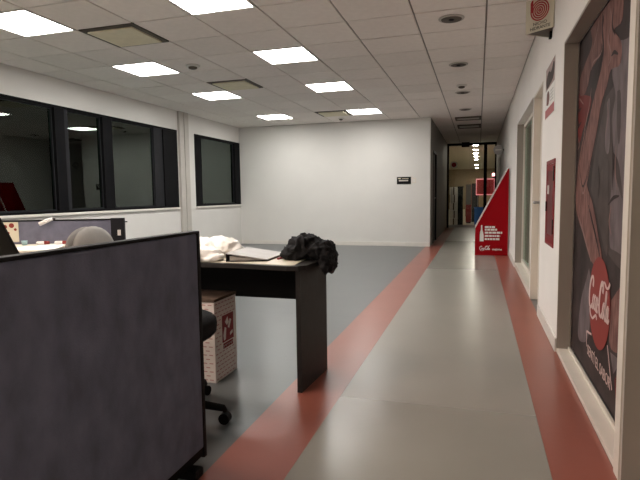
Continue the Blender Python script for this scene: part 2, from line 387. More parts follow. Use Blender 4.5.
# round fittings in the corridor ceiling
def downlight(y, r, label):
    t = thing('downlight', (-.255, y, ZC), label, 'downlight', 'unlit round downlights along the corridor')
    B().lathe([(r*.8, .0), (r*.84, -.012), (r, -.006), (r*1.02, .0)], (-.255, y, ZC-.004), 28).build('trim_ring', 'trunk', t, smooth=True)
    B().lathe([(r*.80, -.0075), (r*.78, -.013), (r*.3, -.0095), (r*.05, -.0095)], (-.255, y, ZC-.004), 28).build('reflector', 'vent_dark', t, smooth=True)
    B().lathe([(r*.22, -.0105), (r*.2, -.017), (r*.04, -.018)], (-.255, y, ZC-.004), 16).build('lamp', 'darkalu', t, smooth=True)
downlight(5.02, .115, 'large unlit round downlight before the hanging hydrant sign')
downlight(6.79, .115, 'unlit round downlight between the door and the smoke detector of the corridor')
downlight(8.66, .115, 'unlit round downlight just past the corridor smoke detector')
downlight(10.41, .115, 'unlit round downlight at the mouth of the dark hall')
def detector(x, y, label, r=.055):
    t = thing('smoke_detector', (x, y, ZC), label, 'smoke detector', 'round smoke detectors')
    B().lathe([(r, .0), (r, -.014), (r*.82, -.022), (r*.8, -.022)], (x, y, ZC-.002), 24).build('base', 'white_metal', t, smooth=True)
    B().lathe([(r*.62, -.022), (r*.6, -.038), (r*.35, -.046), (r*.1, -.047)], (x, y, ZC-.002), 20).build('sensor', 'vent_dark', t, smooth=True)
detector(-3.353, 5.72, 'white smoke detector between the third window-side light and the vent', .085)
detector(-2.767, 10.62, 'small white smoke detector by the vent close to the back wall', .06)
detector(-.256, 8.10, 'white smoke detector between two corridor downlights', .075)
for k, (y0, y1) in enumerate(((11.42, 11.83), (12.72, 13.3))):
    t = thing('hall_vent', (-.22, (y0+y1)/2, ZC), ('dark framed ceiling grille at the start of the dark hall', 'dark framed ceiling grille deeper inside the dark hall')[k], 'air vent', 'hall ceiling grilles')
    f = B(); x0, x1, e = -.49, .04, .04
    f.box(x0, x1, y0, y0+e, ZC-.03, ZC-.002).box(x0, x1, y1-e, y1, ZC-.03, ZC-.002).box(x0, x0+e, y0+e, y1-e, ZC-.03, ZC-.002).box(x1-e, x1, y0+e, y1-e, ZC-.03, ZC-.002)
    f.build('frame', 'vent_dark', t)
    for q in range(6):
        yy = y0+e+(y1-y0-2*e)*(q+.3)/6; box('slat', x0+e, x1-e, yy, yy+.02, ZC-.02, ZC-.006, 'trunk', t)

# right wall: near bay, poster recess, door, glazed bay --------------
bay = empty('window_3', (XR+.1, 1.28, 0)); struct(bay, 'glazed bay next to the poster recess', 'window')
f = B(); f.box(XR+.10, XR+.15, .45, 2.19, 0, .12).box(XR+.10, XR+.15, .45, 2.19, 2.08, 2.15).box(XR+.10, XR+.15, .45, .52, .12, 2.08).box(XR+.10, XR+.15, 2.12, 2.19, .12, 2.08)
f.build('window_frame', 'frame_cream', bay); box('pane', XR+.12, XR+.128, .52, 2.12, .12, 2.08, 'shopglass', bay)
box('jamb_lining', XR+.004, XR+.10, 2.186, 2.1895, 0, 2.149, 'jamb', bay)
rec = empty('trim_3', (XR+.05, 3.05, 0)); struct(rec, 'cream sill and lining of the poster recess', 'trim')
box('sill', XR+.001, XR+.088, 2.272, 3.928, 0, .028, 'frame_cream', rec, bevel=.003)
box('bead', XR+.074, XR+.088, 2.272, 3.928, .028, .045, 'frame_cream', rec)
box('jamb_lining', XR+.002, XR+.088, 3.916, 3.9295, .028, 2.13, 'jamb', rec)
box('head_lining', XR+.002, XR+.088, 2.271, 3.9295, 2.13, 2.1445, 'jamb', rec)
struct(box('trim_4', XR-.006, XR+.0, 2.192, 2.268, 0, 2.15, 'frame_cream', bevel=.002), 'pale upright post between the poster recess and the next bay', 'trim')

# poster ------------------------------------------------------------
PX = .640
po = thing('poster', (PX, 3.05, .046), 'tall dark drinks poster with arms, red disc and white script in the wall recess', 'poster')
box('backing', PX, PX+.012, 2.275, 3.915, .046, 2.129, 'p_bg', po)
lay = [0]
def pp(name, pts, m, lvl):
    pts = [(min(max(y, 2.28), 3.91), min(max(z, .05), 2.125)) for y, z in pts]
    x = PX-.0006*lvl
    B().prism([(x, y, z) for y, z in pts], (.0005, 0, 0)).build(name, m, po)
def smooth2(pts, n=5):
    c = catmull([(y, z, 0) for y, z in pts+[pts[0]]], n); return [(p.x, p.y) for p in c[:-1]]
pp('print_grey', smooth2([(3.10,1.63),(2.93,1.66),(2.6,1.7),(2.55,.85),(2.95,.82),(3.10,.9),(3.27,1.06),(3.40,1.16),(3.33,1.35)]), 'p_grey', 1)
pp('print_sleeve', smooth2([(2.956,1.862),(2.784,1.839),(2.45,1.7),(2.45,.936),(2.828,.849),(2.918,.9),(2.925,1.092),(2.893,1.291),(2.943,1.493),(2.899,1.608),(2.976,1.721)]), 'p_cloth', 2)
pp('print_fold', smooth2([(2.90,1.33),(2.80,1.28),(2.72,1.16),(2.70,1.10),(2.80,1.18),(2.89,1.26)]), 'p_grey', 3)
pp('print_fold', smooth2([(2.86,1.62),(2.80,1.60),(2.78,1.42),(2.80,1.36),(2.84,1.45)]), 'p_grey', 3)
pp('print_torso', smooth2([(3.107,1.277),(2.99,1.293),(2.967,1.092),(2.947,.81),(3.098,.901),(3.274,1.059),(3.40,1.157),(3.239,1.172)]), 'p_grey', 3)
pp('print_hand', smooth2([(3.88,1.79),(3.71,1.752),(3.484,1.694),(3.531,1.619),(3.707,1.531),(3.80,1.466),(3.88,1.50)]), 'p_red', 2)
pp('print_arm', smooth2([(3.559,2.11),(3.27,2.125),(3.228,2.077),(3.23,1.935),(3.348,1.883),(3.511,1.864),(3.589,1.791),(3.71,1.752),(3.86,1.783),(3.85,1.885),(3.677,1.949),(3.504,2.008)]), 'p_skin2', 3)
pp('print_arm', smooth2([(3.248,2.12),(2.856,2.09),(2.816,1.94),(2.967,1.938),(2.82,1.84),(2.824,1.739),(3.001,1.751),(3.078,1.691),(3.205,1.609),(3.287,1.483),(3.378,1.378),(3.475,1.266),(3.522,1.176),(3.328,1.058),(3.171,.896),(3.053,.76),(3.275,.72),(3.566,.858),(3.85,1.012),(3.87,1.183),(3.82,1.317),(3.697,1.466),(3.525,1.582),(3.349,1.716),(3.235,1.802),(3.177,1.895),(3.26,1.97),(3.202,2.059)], 4), 'p_skin', 4)
STROKES = [
  ('p_dark', 0.012, [(3.222, 2.127), (3.229, 2.014), (3.188, 1.897), (3.272, 1.821), (3.333, 1.724)]),
  ('p_light', 0.006, [(3.222, 1.969), (3.224, 1.906), (3.307, 1.889), (3.439, 1.893), (3.49, 1.858)]),
  ('p_light', 0.006, [(3.298, 2.152), (3.335, 2.072), (3.403, 2.008), (3.477, 1.96)]),
  ('p_dark', 0.01, [(3.372, 1.804), (3.277, 1.855), (3.235, 1.898)]),
  ('p_light', 0.007, [(3.084, 2.097), (3.029, 2.005), (3.079, 1.92), (3.003, 1.825), (3.059, 1.783)]),
  ('p_dark', 0.01, [(3.002, 1.82), (2.942, 1.824), (2.862, 1.795)]),
  ('p_dark', 0.01, [(2.995, 2.053), (3.004, 1.972), (2.934, 1.904)]),
  ('p_light', 0.008, [(3.473, 1.75), (3.516, 1.658), (3.62, 1.551), (3.675, 1.495)]),
  ('p_dark', 0.009, [(3.336, 1.741), (3.48, 1.611), (3.639, 1.473), (3.751, 1.342)]),
  ('p_dark', 0.012, [(4.071, 1.711), (3.912, 1.674), (3.772, 1.679)]),
  ('p_dark', 0.012, [(4.055, 1.612), (3.895, 1.572), (3.757, 1.587)]),
  ('p_light', 0.007, [(4.0, 1.755), (3.815, 1.738), (3.707, 1.694)]),
  ('p_light', 0.008, [(3.92, 1.501), (3.802, 1.443), (3.869, 1.416)]),
  ('p_light', 0.006, [(3.853, 1.315), (3.687, 1.159), (3.616, 1.127), (3.504, 1.206), (3.43, 1.293)]),
  ('p_dark', 0.008, [(3.781, 1.311), (3.656, 1.172), (3.537, 1.219), (3.464, 1.325)]),
  ('p_dark', 0.014, [(3.215, 1.282), (3.178, 1.199), (3.187, 1.1)]),
  ('p_light', 0.005, [(3.054, 1.599), (3.022, 1.528), (3.054, 1.456), (3.069, 1.406)]),
  ('p_light', 0.01, [(2.892, 1.068), (2.92, 0.981), (2.87, 0.919)]),
  ('p_dark', 0.01, [(2.954, 1.067), (2.857, 1.103), (2.746, 1.114)]),
  ('p_light', 0.008, [(2.837, 1.359), (2.838, 1.239), (2.787, 1.142)]),
  ('p_dark', 0.01, [(2.919, 1.391), (2.881, 1.265), (2.883, 1.143)]),
  ('p_dark', 0.012, [(3.451, 1.055), (3.262, 0.917), (3.09, 0.777)]),
  ('p_light', 0.012, [(3.762, 0.982), (3.507, 0.838), (3.313, 0.727)]),
]
for k, (m_, wd, s_) in enumerate(STROKES):
    c = catmull([(min(max(y, 2.3), 3.86), min(z, 2.12), 0) for y, z in s_], 5); n = len(c)
    b_ = B(); x = PX-.0006*5.2-.00004*k
    L = []; R_ = []
    for i, p in enumerate(c):
        t = (c[min(i+1, n-1)]-c[max(i-1, 0)]).normalized(); nn = Vector((-t.y, t.x, 0))*wd*(.25+.75*math.sin(math.pi*(i+.5)/n)); L.append(p+nn); R_.append(p-nn)
    va = [b_.bm.verts.new((x, p.x, p.y)) for p in L]; vb = [b_.bm.verts.new((x, p.x, p.y)) for p in R_]
    for i in range(n-1): b_.bm.faces.new((va[i], vb[i], vb[i+1], va[i+1]))
    b_.build('print_line', m_, po)
pp('print_bottle', smooth2([(3.07,1.60),(3.01,1.61),(2.98,1.52),(2.97,1.38),(3.0,1.33),(3.06,1.35),(3.08,1.44),(3.06,1.52)]), 'p_cloth', 4)
pp('print_cloth', smooth2([(3.383,.681),(3.311,.591),(3.307,.383),(3.373,.245),(3.587,.18),(3.668,.23),(3.598,.444),(3.46,.596)]), 'p_cloth', 2)
pp('print_hand', smooth2([(2.832,.598),(2.623,.71),(2.40,.70),(2.40,.45),(2.591,.40),(2.757,.36),(2.842,.392)]), 'p_skin', 2)
pp('print_red_cloth', smooth2([(2.718,.23),(2.575,.374),(2.40,.38),(2.40,.06),(2.618,.055)]), 'p_red', 2)
pp('print_paper', [(2.814,.339),(2.679,.351),(2.656,.32),(2.741,.252)], 'p_cloth', 3)
pp('disc', [(3.085+.252*math.cos(i*math.pi/20), .53+.252*math.sin(i*math.pi/20)) for i in range(40)], 'discred', 7)
ribbon_strokes(SCRIPT, (PX-.0006*8, 3.335, .465), (0, -1, 0), (0, -.02, 1), .52, .0008).build('script_lettering', 'pink_print', po)
text('slogan_lettering', 'SENT\u00cd EL SABOR', .085, (PX-.0006*8, 3.06, .165), (0, -1, -.03), (0, -.03, 1), 'pink_print', po, fit=.56)
x = PX-.0006*9
for (a, c) in (((3.36, .21), (3.375, .30)), ((3.375, .30), (3.24, .315)), ((2.86, .36), (2.745, .17))):
    d = Vector((0, c[0]-a[0], c[1]-a[1])); nn = Vector((0, -d.z, d.y)).normalized()*.006
    B().prism([Vector((x, a[0], a[1]))-nn, Vector((x, a[0], a[1]))+nn, Vector((x, c[0], c[1]))+nn, Vector((x, c[0], c[1]))-nn], (.0005, 0, 0)).build('slogan_line', 'pink_print', po)

# door and glazed bay ------------------------------------------------
d1 = empty('door_1', (XR+.07, 5.48, 0)); struct(d1, 'cream painted door with steel lever handle in the corridor wall', 'door')
f = B(); f.box(XR-.004, XR+.10, 5.835, 5.8595, 0, 2.10).box(XR-.004, XR+.10, 5.1005, 5.125, 0, 2.10).box(XR-.004, XR+.10, 5.1005, 5.8595, 2.10, 2.1245)
f.build('door_frame', 'frame_cream', d1)
lf = box('leaf', XR+.066, XR+.10, 5.127, 5.833, .008, 2.098, 'frame_cream', d1, bevel=.002)
hd = B().tube([(XR+.066, 5.77, 1.03), (XR+.008, 5.77, 1.03)], .014).tube([(XR+.010, 5.78, 1.03), (XR+.006, 5.72, 1.03), (XR+.010, 5.65, 1.03)], .014); hd.build('handle', 'chrome', lf, smooth=True)
B().prism([(XR+.062, 5.77+.026*math.cos(i*math.pi/8), 1.03+.026*math.sin(i*math.pi/8)) for i in range(16)], (.004, 0, 0)).build('rose', 'chrome', lf)
wb3 = empty('window_4', (XR+.1, 7.14, 0)); struct(wb3, 'tall tinted glazed bay between the door and the display stand', 'window')
f = B(); f.box(XR+.09, XR+.14, 5.961, 8.319, .07, .13).box(XR+.09, XR+.14, 5.961, 8.319, 2.08, 2.139).box(XR+.09, XR+.14, 5.961, 6.02, .13, 2.08).box(XR+.09, XR+.14, 8.26, 8.319, .13, 2.08)
f.build('window_frame', 'frame_cream', wb3); box('pane', XR+.112, XR+.12, 6.02, 8.26, .13, 2.08, 'shopglass', wb3)
box('mullion', XR+.095, XR+.135, 7.12, 7.16, .13, 2.08, 'frame_cream', wb3)
box('sill', XR+.001, XR+.14, 5.961, 8.319, 0, .07, 'frame_cream', wb3, bevel=.004)
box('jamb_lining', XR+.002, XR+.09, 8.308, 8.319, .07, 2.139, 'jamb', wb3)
d2 = empty('door_2', (XR+.05, 14.8, 0)); struct(d2, 'dark door in the side wall near the glass doors', 'door')
box('leaf', XR+.03, XR+.07, 14.302, 15.298, .008, 2.098, 'doordark', d2)
d3 = empty('door_3', (XH-.05, 12.42, 0)); struct(d3, 'dark door in the shade-darkened wall of the hall', 'door')
lf = box('leaf', XH-.07, XH-.03, 11.99, 12.86, .008, 2.06, 'doordark', d3, bevel=.003)
f = B(); f.box(XH-.1, XH+.012, 11.951, 11.99, 0, 2.098).box(XH-.1, XH+.012, 12.86, 12.899, 0, 2.098).box(XH-.1, XH+.012, 11.99, 12.86, 2.06, 2.098); f.build('door_frame', 'darkalu', d3)
B().tube([(XH-.03, 12.08, 1.03), (XH+.03, 12.08, 1.03), (XH+.03, 12.2, 1.03)], .01).build('handle', 'chrome', lf, smooth=True)

# hall end glazing ----------------------------------------------------
gd = empty('door_4', (-.2, YE-.04, 0)); struct(gd, 'glass entrance doors with dark frames at the end of the hall', 'door')
f = B(); f.box(XH, XR, YE-.08, YE, 2.66, ZC).box(XH, XH+.06, YE-.08, YE, 0, 2.66).box(.16, .26, YE-.08, YE, 0, 2.66).box(XR-.05, XR, YE-.08, YE, 0, 2.66)
f.build('door_frame', 'blackalu', gd)
lf = box('leaf', XH+.062, .158, YE-.05, YE-.038, .012, 2.655, 'doorglass', gd)
box('rail', XH+.062, .158, YE-.06, YE-.05, .012, .10, 'chrome', lf)
B().tube([(-.82, YE-.06, .8), (-.82, YE-.1, .83), (-.82, YE-.1, 1.27), (-.82, YE-.06, 1.3)], .014).build('handle', 'chrome', lf, smooth=True)
B().prism([(-.766+.11*math.cos(i*math.pi/10), YE-.054, 2.05+.11*math.sin(i*math.pi/10)) for i in range(20)], (0, .003, 0)).build('round_sticker', 'white_print', lf)
B().prism([(-.766+.075*math.cos(i*math.pi/10), YE-.056, 2.05+.075*math.sin(i*math.pi/10)) for i in range(20)], (0, .002, 0)).build('sticker_ring', 'red', lf)
box('side_pane', .262, XR-.052, YE-.05, YE-.038, .012, 2.655, 'doorglass', gd)
tag(box('hanging_sign', -.52, -.28, 17.1, 17.15, 2.58, 2.735, 'blackpl', bevel=.004), 'small black sign box hanging above the glass doors', 'sign')
bs = thing('blade_sign', (.43, 12.5, 1.98), 'round pale sign sticking out from the corridor wall before the glass doors', 'sign')
B().prism([(.425+.105*math.cos(i*math.pi/14), 12.49, 2.10+.105*math.sin(i*math.pi/14)) for i in range(28)], (0, .02, 0)).build('plate', 'bindergrey', bs)
box('bar', .36, .49, 12.486, 12.49, 2.09, 2.11, 'white_metal', bs); box('bracket', .525, XR, 12.49, 12.51, 2.085, 2.115, 'darkalu', bs)

# lobby behind the glass -----------------------------------------------
LX0, LX1, LY1 = -2.6, 1.9, 37.0
struct(box('floor_lobby', LX0, LX1, YE, LY1, -.12, 0, 'lobbyfloor'), 'pale floor of the lobby behind the glass doors', 'floor')
struct(box('ceiling_lobby', LX0, LX1, YE, LY1, ZC+.02, ZC+.12, 'lobbywall'), 'ceiling of the lobby behind the glass doors', 'ceiling')
struct(box('wall_lobby_left', LX0-.1, LX0, YE, LY1, 0, ZC+.12, 'lobbywall'), 'side wall of the lobby behind the glass', 'wall')
struct(box('wall_lobby_right', LX1, LX1+.1, YE, LY1, 0, ZC+.12, 'lobbywall'), 'other side wall of the lobby behind the glass', 'wall')
struct(box('wall_lobby_end', LX0, LX1, LY1, LY1+.1, 0, ZC+.12, 'tan'), 'tan end wall of the lobby behind the glass', 'wall')
M['lobby_on'] = emit('lobby_diffuser', (1, .93, .85), LOBBY)
for i, y in enumerate((18.3, 20.3, 22.1, 24.0, 26.2, 31.4, 35.2)):
    t = thing('lobby_light', (-.12, y, ZC), 'small lit ceiling panel in the lobby row, %s from the glass doors' % ('first', 'second', 'third', 'fourth', 'fifth', 'sixth', 'seventh')[i], 'ceiling light', 'row of lobby ceiling lights')
    box('frame', -.23, .01, y-.12, y+.12, ZC, ZC+.02, 'lobbywall', t); box('diffuser', -.19, -.03, y-.08, y+.08, ZC-.012, ZC, 'lobby_on', t)

def carton(x0, x1, y0, y1, z0, z1, label):
    t = thing('carton', ((x0+x1)/2, (y0+y1)/2, z0), label, 'box', 'pale cartons stacked behind the glass')
    box('body', x0, x1, y0, y1, z0, z1, 'boxwhite', t, bevel=.006); box('tape', x0+.12, x0+.16, y0-.001, y0, z0, z1-.006, 'kraft', t)
for k, n in enumerate(('lowest', 'second', 'third', 'fourth', 'topmost')):
    carton(-.95+.02*(k % 2), -.66, 18.5, 18.85, .27*k, .27*k+.262, '%s pale carton of the stack behind the glass doors' % n)
kio = thing('kiosk', (-.57, 18.2, 0), 'narrow tall black kiosk beside the carton stack behind the glass', 'kiosk')
box('base', -.68, -.47, 18.1, 18.32, 0, .05, 'darkalu', kio); box('body', -.66, -.49, 18.13, 18.3, .05, 1.30, 'blackpl', kio, bevel=.008); box('head', -.67, -.48, 18.12, 18.31, 1.30, 1.36, 'darkalu', kio)
cool = thing('drinks_cooler', (-.34, 20.2, 0), 'slim red drinks cooler with dark upper door behind the glass', 'cooler')
box('body', -.44, -.24, 20.05, 20.5, .04, 1.55, 'cabred', cool, bevel=.01); box('door', -.43, -.25, 20.02, 20.05, .7, 1.45, 'doordark', cool); box('crown', -.44, -.24, 20.03, 20.05, 1.45, 1.54, 'tan', cool); box('plinth', -.42, -.26, 20.08, 20.48, 0, .04, 'blackpl', cool)
fr_ = thing('black_fridge', (-.13, 21.2, 0), 'black upright fridge behind the slim red cooler', 'fridge')
box('body', -.24, .02, 21.0, 21.5, 0, 1.5, 'blackpl', fr_, bevel=.01); box('door', -.23, .01, 20.97, 21.0, .1, 1.45, 'darkalu', fr_); box('handle', -.02, 0, 20.94, 20.97, .6, 1.0, 'chrome', fr_)
M['pinklit'] = emit('lit_red_board', (1, .12, .2), .35)
bd = thing('lit_board', (.23, 20.0, 0), 'glowing red board on legs above the blue crate behind the glass', 'sign')
box('panel', -.06, .55, 19.98, 20.02, 1.08, 1.62, 'red', bd)
f = B(); f.box(-.08, .57, 19.965, 20.03, 1.62, 1.65).box(-.08, .57, 19.965, 20.03, 1.05, 1.08).box(-.08, -.06, 19.965, 20.03, 1.08, 1.62).box(.55, .57, 19.965, 20.03, 1.08, 1.62); f.build('light_frame', M['pinklit'], bd)
for x in (-.07, .55): box('leg', x, x+.03, 19.98, 20.02, 0, 1.05, 'darkalu', bd)
M['pinklamp'] = emit('pink_lamp', (1, .35, .45), 4)
tag(box('pink_lamp', .50, .62, 20.6, 20.7, 1.76, 1.86, 'pinklamp'), 'small glowing pink lamp above the red board behind the glass', 'lamp')
tag(box('lamp_post', .54, .58, 20.62, 20.66, 0, 1.76, 'blackpl'), 'thin dark post carrying the pink lamp behind the glass', 'post')
cr = thing('blue_crate', (.05, 19.4, 0), 'tall blue plastic crate below the red board behind the glass', 'crate')
f = B(); f.box(-.12, .2, 19.2, 19.22, .02, .62).box(-.12, .2, 19.58, 19.6, .02, .62).box(-.12, -.10, 19.22, 19.58, .02, .62).box(.18, .2, 19.22, 19.58, .02, .62).box(-.12, .2, 19.2, 19.6, 0, .02); f.build('body', 'blue', cr)
box('rim', -.135, .215, 19.185, 19.2, .58, .63, 'blue', cr)
pn = thing('partition_panel', (-.05, 24, 0), 'tan partition panel standing far behind the glass doors', 'panel')
box('board', -.55, .75, 24.0, 24.05, .1, 1.75, 'tan', pn)
for x in (-.5, .65): box('foot', x, x+.05, 23.8, 24.25, 0, .1, 'darkalu', pn)

# ================================================================== WALL THINGS
# hydrant sign: three sided box sign
hs = thing('hydrant_sign', (.46, 4.6, 2.40), 'three-sided hydrant sign with red hose spiral above the red cabinet', 'sign')
A_ = Vector((.352, 4.60, 0)); Bn = Vector((XR-.002, 4.452, 0)); Bf = Vector((XR-.002, 4.748, 0)); z0, z1 = 2.405, 2.66
def plate3(a, b2, nm):
    d = (b2-a); n = Vector((d.y, -d.x, 0)).normalized()*.004
    B().prism([a+Vector((0, 0, z0)), b2+Vector((0, 0, z0)), b2+Vector((0, 0, z1)), a+Vector((0, 0, z1))], n).build(nm, 'photogreen', hs)
plate3(A_, Bn, 'front_plate'); plate3(A_, Bf, 'rear_plate')
B().prism([A_+Vector((.012, 0, z0+.003)), Bn+Vector((-.004, .012, z0+.003)), Bf+Vector((-.004, -.012, z0+.003))], (0, 0, .003)).build('bottom_plate', 'vent_dark', hs)
ux = (Bn-A_).normalized(); L = (Bn-A_).length; nrm = ux.cross(Vector((0, 0, 1))); face0 = A_+nrm*.0045
def onface(u, v, e=0): return face0+ux*(u*L)+Vector((0, 0, z0+v*(z1-z0)))+nrm*e
bb = B()
for rr in (.075, .058, .041, .024, .008):
    c0 = onface(.5, .62); n = 28; w_ = .0055
    o_ = [bb.bm.verts.new(c0+ux*math.cos(i*2*math.pi/n)*(rr+w_)+Vector((0, 0, math.sin(i*2*math.pi/n)*(rr+w_)))+nrm*.001) for i in range(n)]
    i_ = [bb.bm.verts.new(c0+ux*math.cos(i*2*math.pi/n)*max(rr-w_, .0005)+Vector((0, 0, math.sin(i*2*math.pi/n)*max(rr-w_, .0005)))+nrm*.001) for i in range(n)]
    for i in range(n): bb.bm.faces.new((o_[i], o_[(i+1) % n], i_[(i+1) % n], i_[i]))
bb.build('hose_spiral', 'red', hs)
bb = B().prism([onface(.22, .97, .001), onface(.27, .97, .001), onface(.27, .6, .001), onface(.17, .6, .001), onface(.17, .9, .001)], nrm*.0004); bb.build('hose_tail', 'red', hs)
text('sign_lettering', 'NICHO', .034, onface(.52, .19, .001), ux, (0, 0, 1), 'black_print', hs, fit=.115)
text('sign_lettering', 'HIDRANTE', .034, onface(.52, .06, .001), ux, (0, 0, 1), 'black_print', hs, fit=.17)
box('bracket', XR-.02, XR, 4.57, 4.63, 2.36, 2.42, 'blackpl', hs)
# notice
no = thing('wall_notice', (XR-.004, 4.61, 1.75), 'tall white notice with photo on top and red band below, above the red cabinet', 'notice')
nx = XR-.003
box('sheet', nx, XR, 4.33, 4.89, 1.75, 2.17, 'paper', no)
box('photo_print', nx-.0005, nx, 4.34, 4.88, 1.985, 2.165, 'notice_photo', no)
B().prism([(nx-.0012, y, z) for y, z in smooth2([(4.80, 1.99), (4.60, 2.0), (4.42, 2.02), (4.36, 2.10), (4.42, 2.14), (4.55, 2.09), (4.70, 2.12), (4.84, 2.07)])], (.0005, 0, 0)).build('photo_shape', 'p_grey', no)
B().prism([(nx-.0012, y, z) for y, z in smooth2([(4.80, 1.86), (4.68, 1.85), (4.62, 1.90), (4.68, 1.96), (4.78, 1.95)])], (.0005, 0, 0)).build('red_figure', 'p_skin', no)
for k in range(4): box('text_line', nx-.0006, nx, 4.40, 4.56, 1.86+.025*k, 1.868+.025*k, 'bindergrey', no)
box('red_band', nx-.0006, nx, 4.34, 4.88, 1.755, 1.825, 'red', no)
# red cabinet
cb = thing('hydrant_cabinet', (XR-.02, 4.42, .71), 'red metal hydrant cabinet with glass door set on the corridor wall', 'cabinet')
y0, y1, z0, z1 = 4.19, 4.66, .715, 1.385
f = B(); f.box(XR-.008, XR, y0, y1, z0, z0+.03).box(XR-.008, XR, y0, y1, z1-.03, z1).box(XR-.008, XR, y0, y0+.03, z0+.03, z1-.03).box(XR-.008, XR, y1-.03, y1, z0+.03, z1-.03); f.build('body', 'cabred', cb)
dr = empty('door', (XR-.005-cb.location.x, 4.42-cb.location.y, .745-cb.location.z)); dr.parent = cb
bpy.context.view_layer.update()
f = B(); xa, xb = XR-.007, XR-.001; a, c, e, h = y0+.034, y1-.034, z0+.034, z1-.034
f.box(xa, xb, a, c, e, e+.05).box(xa, xb, a, c, h-.05, h).box(xa, xb, a, a+.05, e+.05, h-.05).box(xa, xb, c-.05, c, e+.05, h-.05); f.build('door_frame', 'cabred', dr)
box('door_pane', xa+.002, xb, a+.05, c-.05, e+.05, h-.05, 'cabred2', dr)
box('label_plate', xa-.001, xa+.004, c-.14, c-.06, 1.12, 1.19, 'white_print', dr)
box('latch', xa-.008, xa, c-.04, c-.01, .98, 1.06, 'blackpl', dr)
for z in (.82, 1.22): box('hinge', XR-.013, XR-.008, y0+.002, y0+.03, z, z+.11, 'blackpl', cb)
# sign and switch on the back wall
rs = thing('wall_sign', (-1.53, YB-.01, 1.335), 'small black sign with pale lettering on the white back wall', 'sign')
box('plate', -1.682, -1.382, YB-.014, YB, 1.345, 1.498, 'blackpl', rs, bevel=.003); box('pale_band', -1.64, -1.44, YB-.0155, YB-.014, 1.405, 1.435, 'trunk', rs)
box('gold_strip', -1.655, -1.60, YB-.0155, YB-.014, 1.455, 1.475, 'vent', rs); box('gold_strip', -1.575, -1.43, YB-.0155, YB-.014, 1.46, 1.468, 'vent', rs)
sw = thing('light_switch', (-1.31, YB-.008, 1.36), 'beige light switch plate beside the black sign', 'switch')
box('plate', -1.352, -1.272, YB-.01, YB, 1.36, 1.475, 'frame_cream', sw, bevel=.003); box('rocker', -1.335, -1.289, YB-.015, YB-.01, 1.385, 1.45, 'white_metal', sw, bevel=.002)

# red display stand --------------------------------------------------
st = thing('display_stand', (.24, 10.1, 0), 'red cardboard display stand with slanted top edge against the corridor wall', 'display stand')
prof = [(-.045, 0), (.522, 0), (.522, 1.56), (.505, 1.56), (-.045, .49)]
for y, nm in ((9.80, 'side_panel'), (10.38, 'side_panel')): B().prism([(x, y, z) for x, z in prof], (0, .02, 0)).build(nm, 'standred', st)
box('back_panel', .502, .522, 9.82, 10.38, 0, 1.55, 'standred', st)
box('front_panel', -.043, -.025, 9.82, 10.38, 0, .47, 'standred', st)
for z in (.10, .45, .85): box('shelf', -.02+max(0, (z-.47)*.52), .50, 9.822, 10.378, z, z+.015, 'standred', st)
d = Vector((.505+.045, 0, 1.56-.49)).normalized(); n_ = Vector((-d.z, 0, d.x))*.012
for y in (9.795, 10.385): B().prism([Vector((-.045, y, .49)), Vector((.505, y, 1.56)), Vector((.505, y, 1.56))+n_, Vector((-.045, y, .49))+n_], (0, .025 if y < 10 else .02, 0)).build('edge_strip', 'white_print', st)
box('edge_strip', .522, .532, 9.795, 9.82, 0, 1.57, 'trunk', st)
yf = 9.7985
def sx(px): return -.045+(px-20)/(505-20)*.567       # across the front panel
def sz(py): return (437-py)*.00155
bot = [(90,272),(148,272),(148,200),(140,165),(128,135),(126,82),(108,82),(106,135),(94,165),(90,200)]
B().prism([(sx(a), yf-.0015, sz(b2)) for a, b2 in bot], (0, .001, 0)).build('bottle_print', 'white_print', st)
for y_, xe in ((105, 320), (135, 345), (170, 420), (208, 390), (245, 380)):
    xx = 165
    while xx < xe:
        ww = random.uniform(22, 60); x2 = min(xx+ww, xe)
        box('text_print', sx(xx), sx(x2), yf-.001, yf, sz(y_+11), sz(y_-11), 'white_print', st); xx = x2+8
ribbon_strokes(SCRIPT, (sx(90), yf, sz(372)), (1, 0, 0), (0, 0, 1), .19, .001).build('script_lettering', 'white_print', st)
text('word_lettering', 'mejores', .05, (sx(348), yf-.001, sz(375)), (1, 0, 0), (0, 0, 1), 'white_print', st, fit=.165, bold=.0012)

# ================================================================== FURNITURE
# foreground screen
pt = thing('office_screen', (-1.12, .9, 0), 'charcoal blue fabric office screen in the foreground beside the corridor', 'screen')
box('fabric_panel', -1.135, -1.10, -.9, 1.862, .078, .985, 'fabric', pt, bevel=.006)
box('top_rail', -1.138, -1.098, -.9, 1.868, .985, .997, 'darkalu', pt, bevel=.003)
box('end_post', -1.137, -1.099, 1.862, 1.885, .03, .997, 'blackpl', pt, bevel=.003)
box('bottom_rail', -1.130, -1.106, -.88, 1.862, .04, .078, 'blackpl', pt)
for y in (1.76, .2): box('foot', -1.20, -1.06, y-.03, y+.03, 0, .04, 'blackpl', pt, bevel=.012)
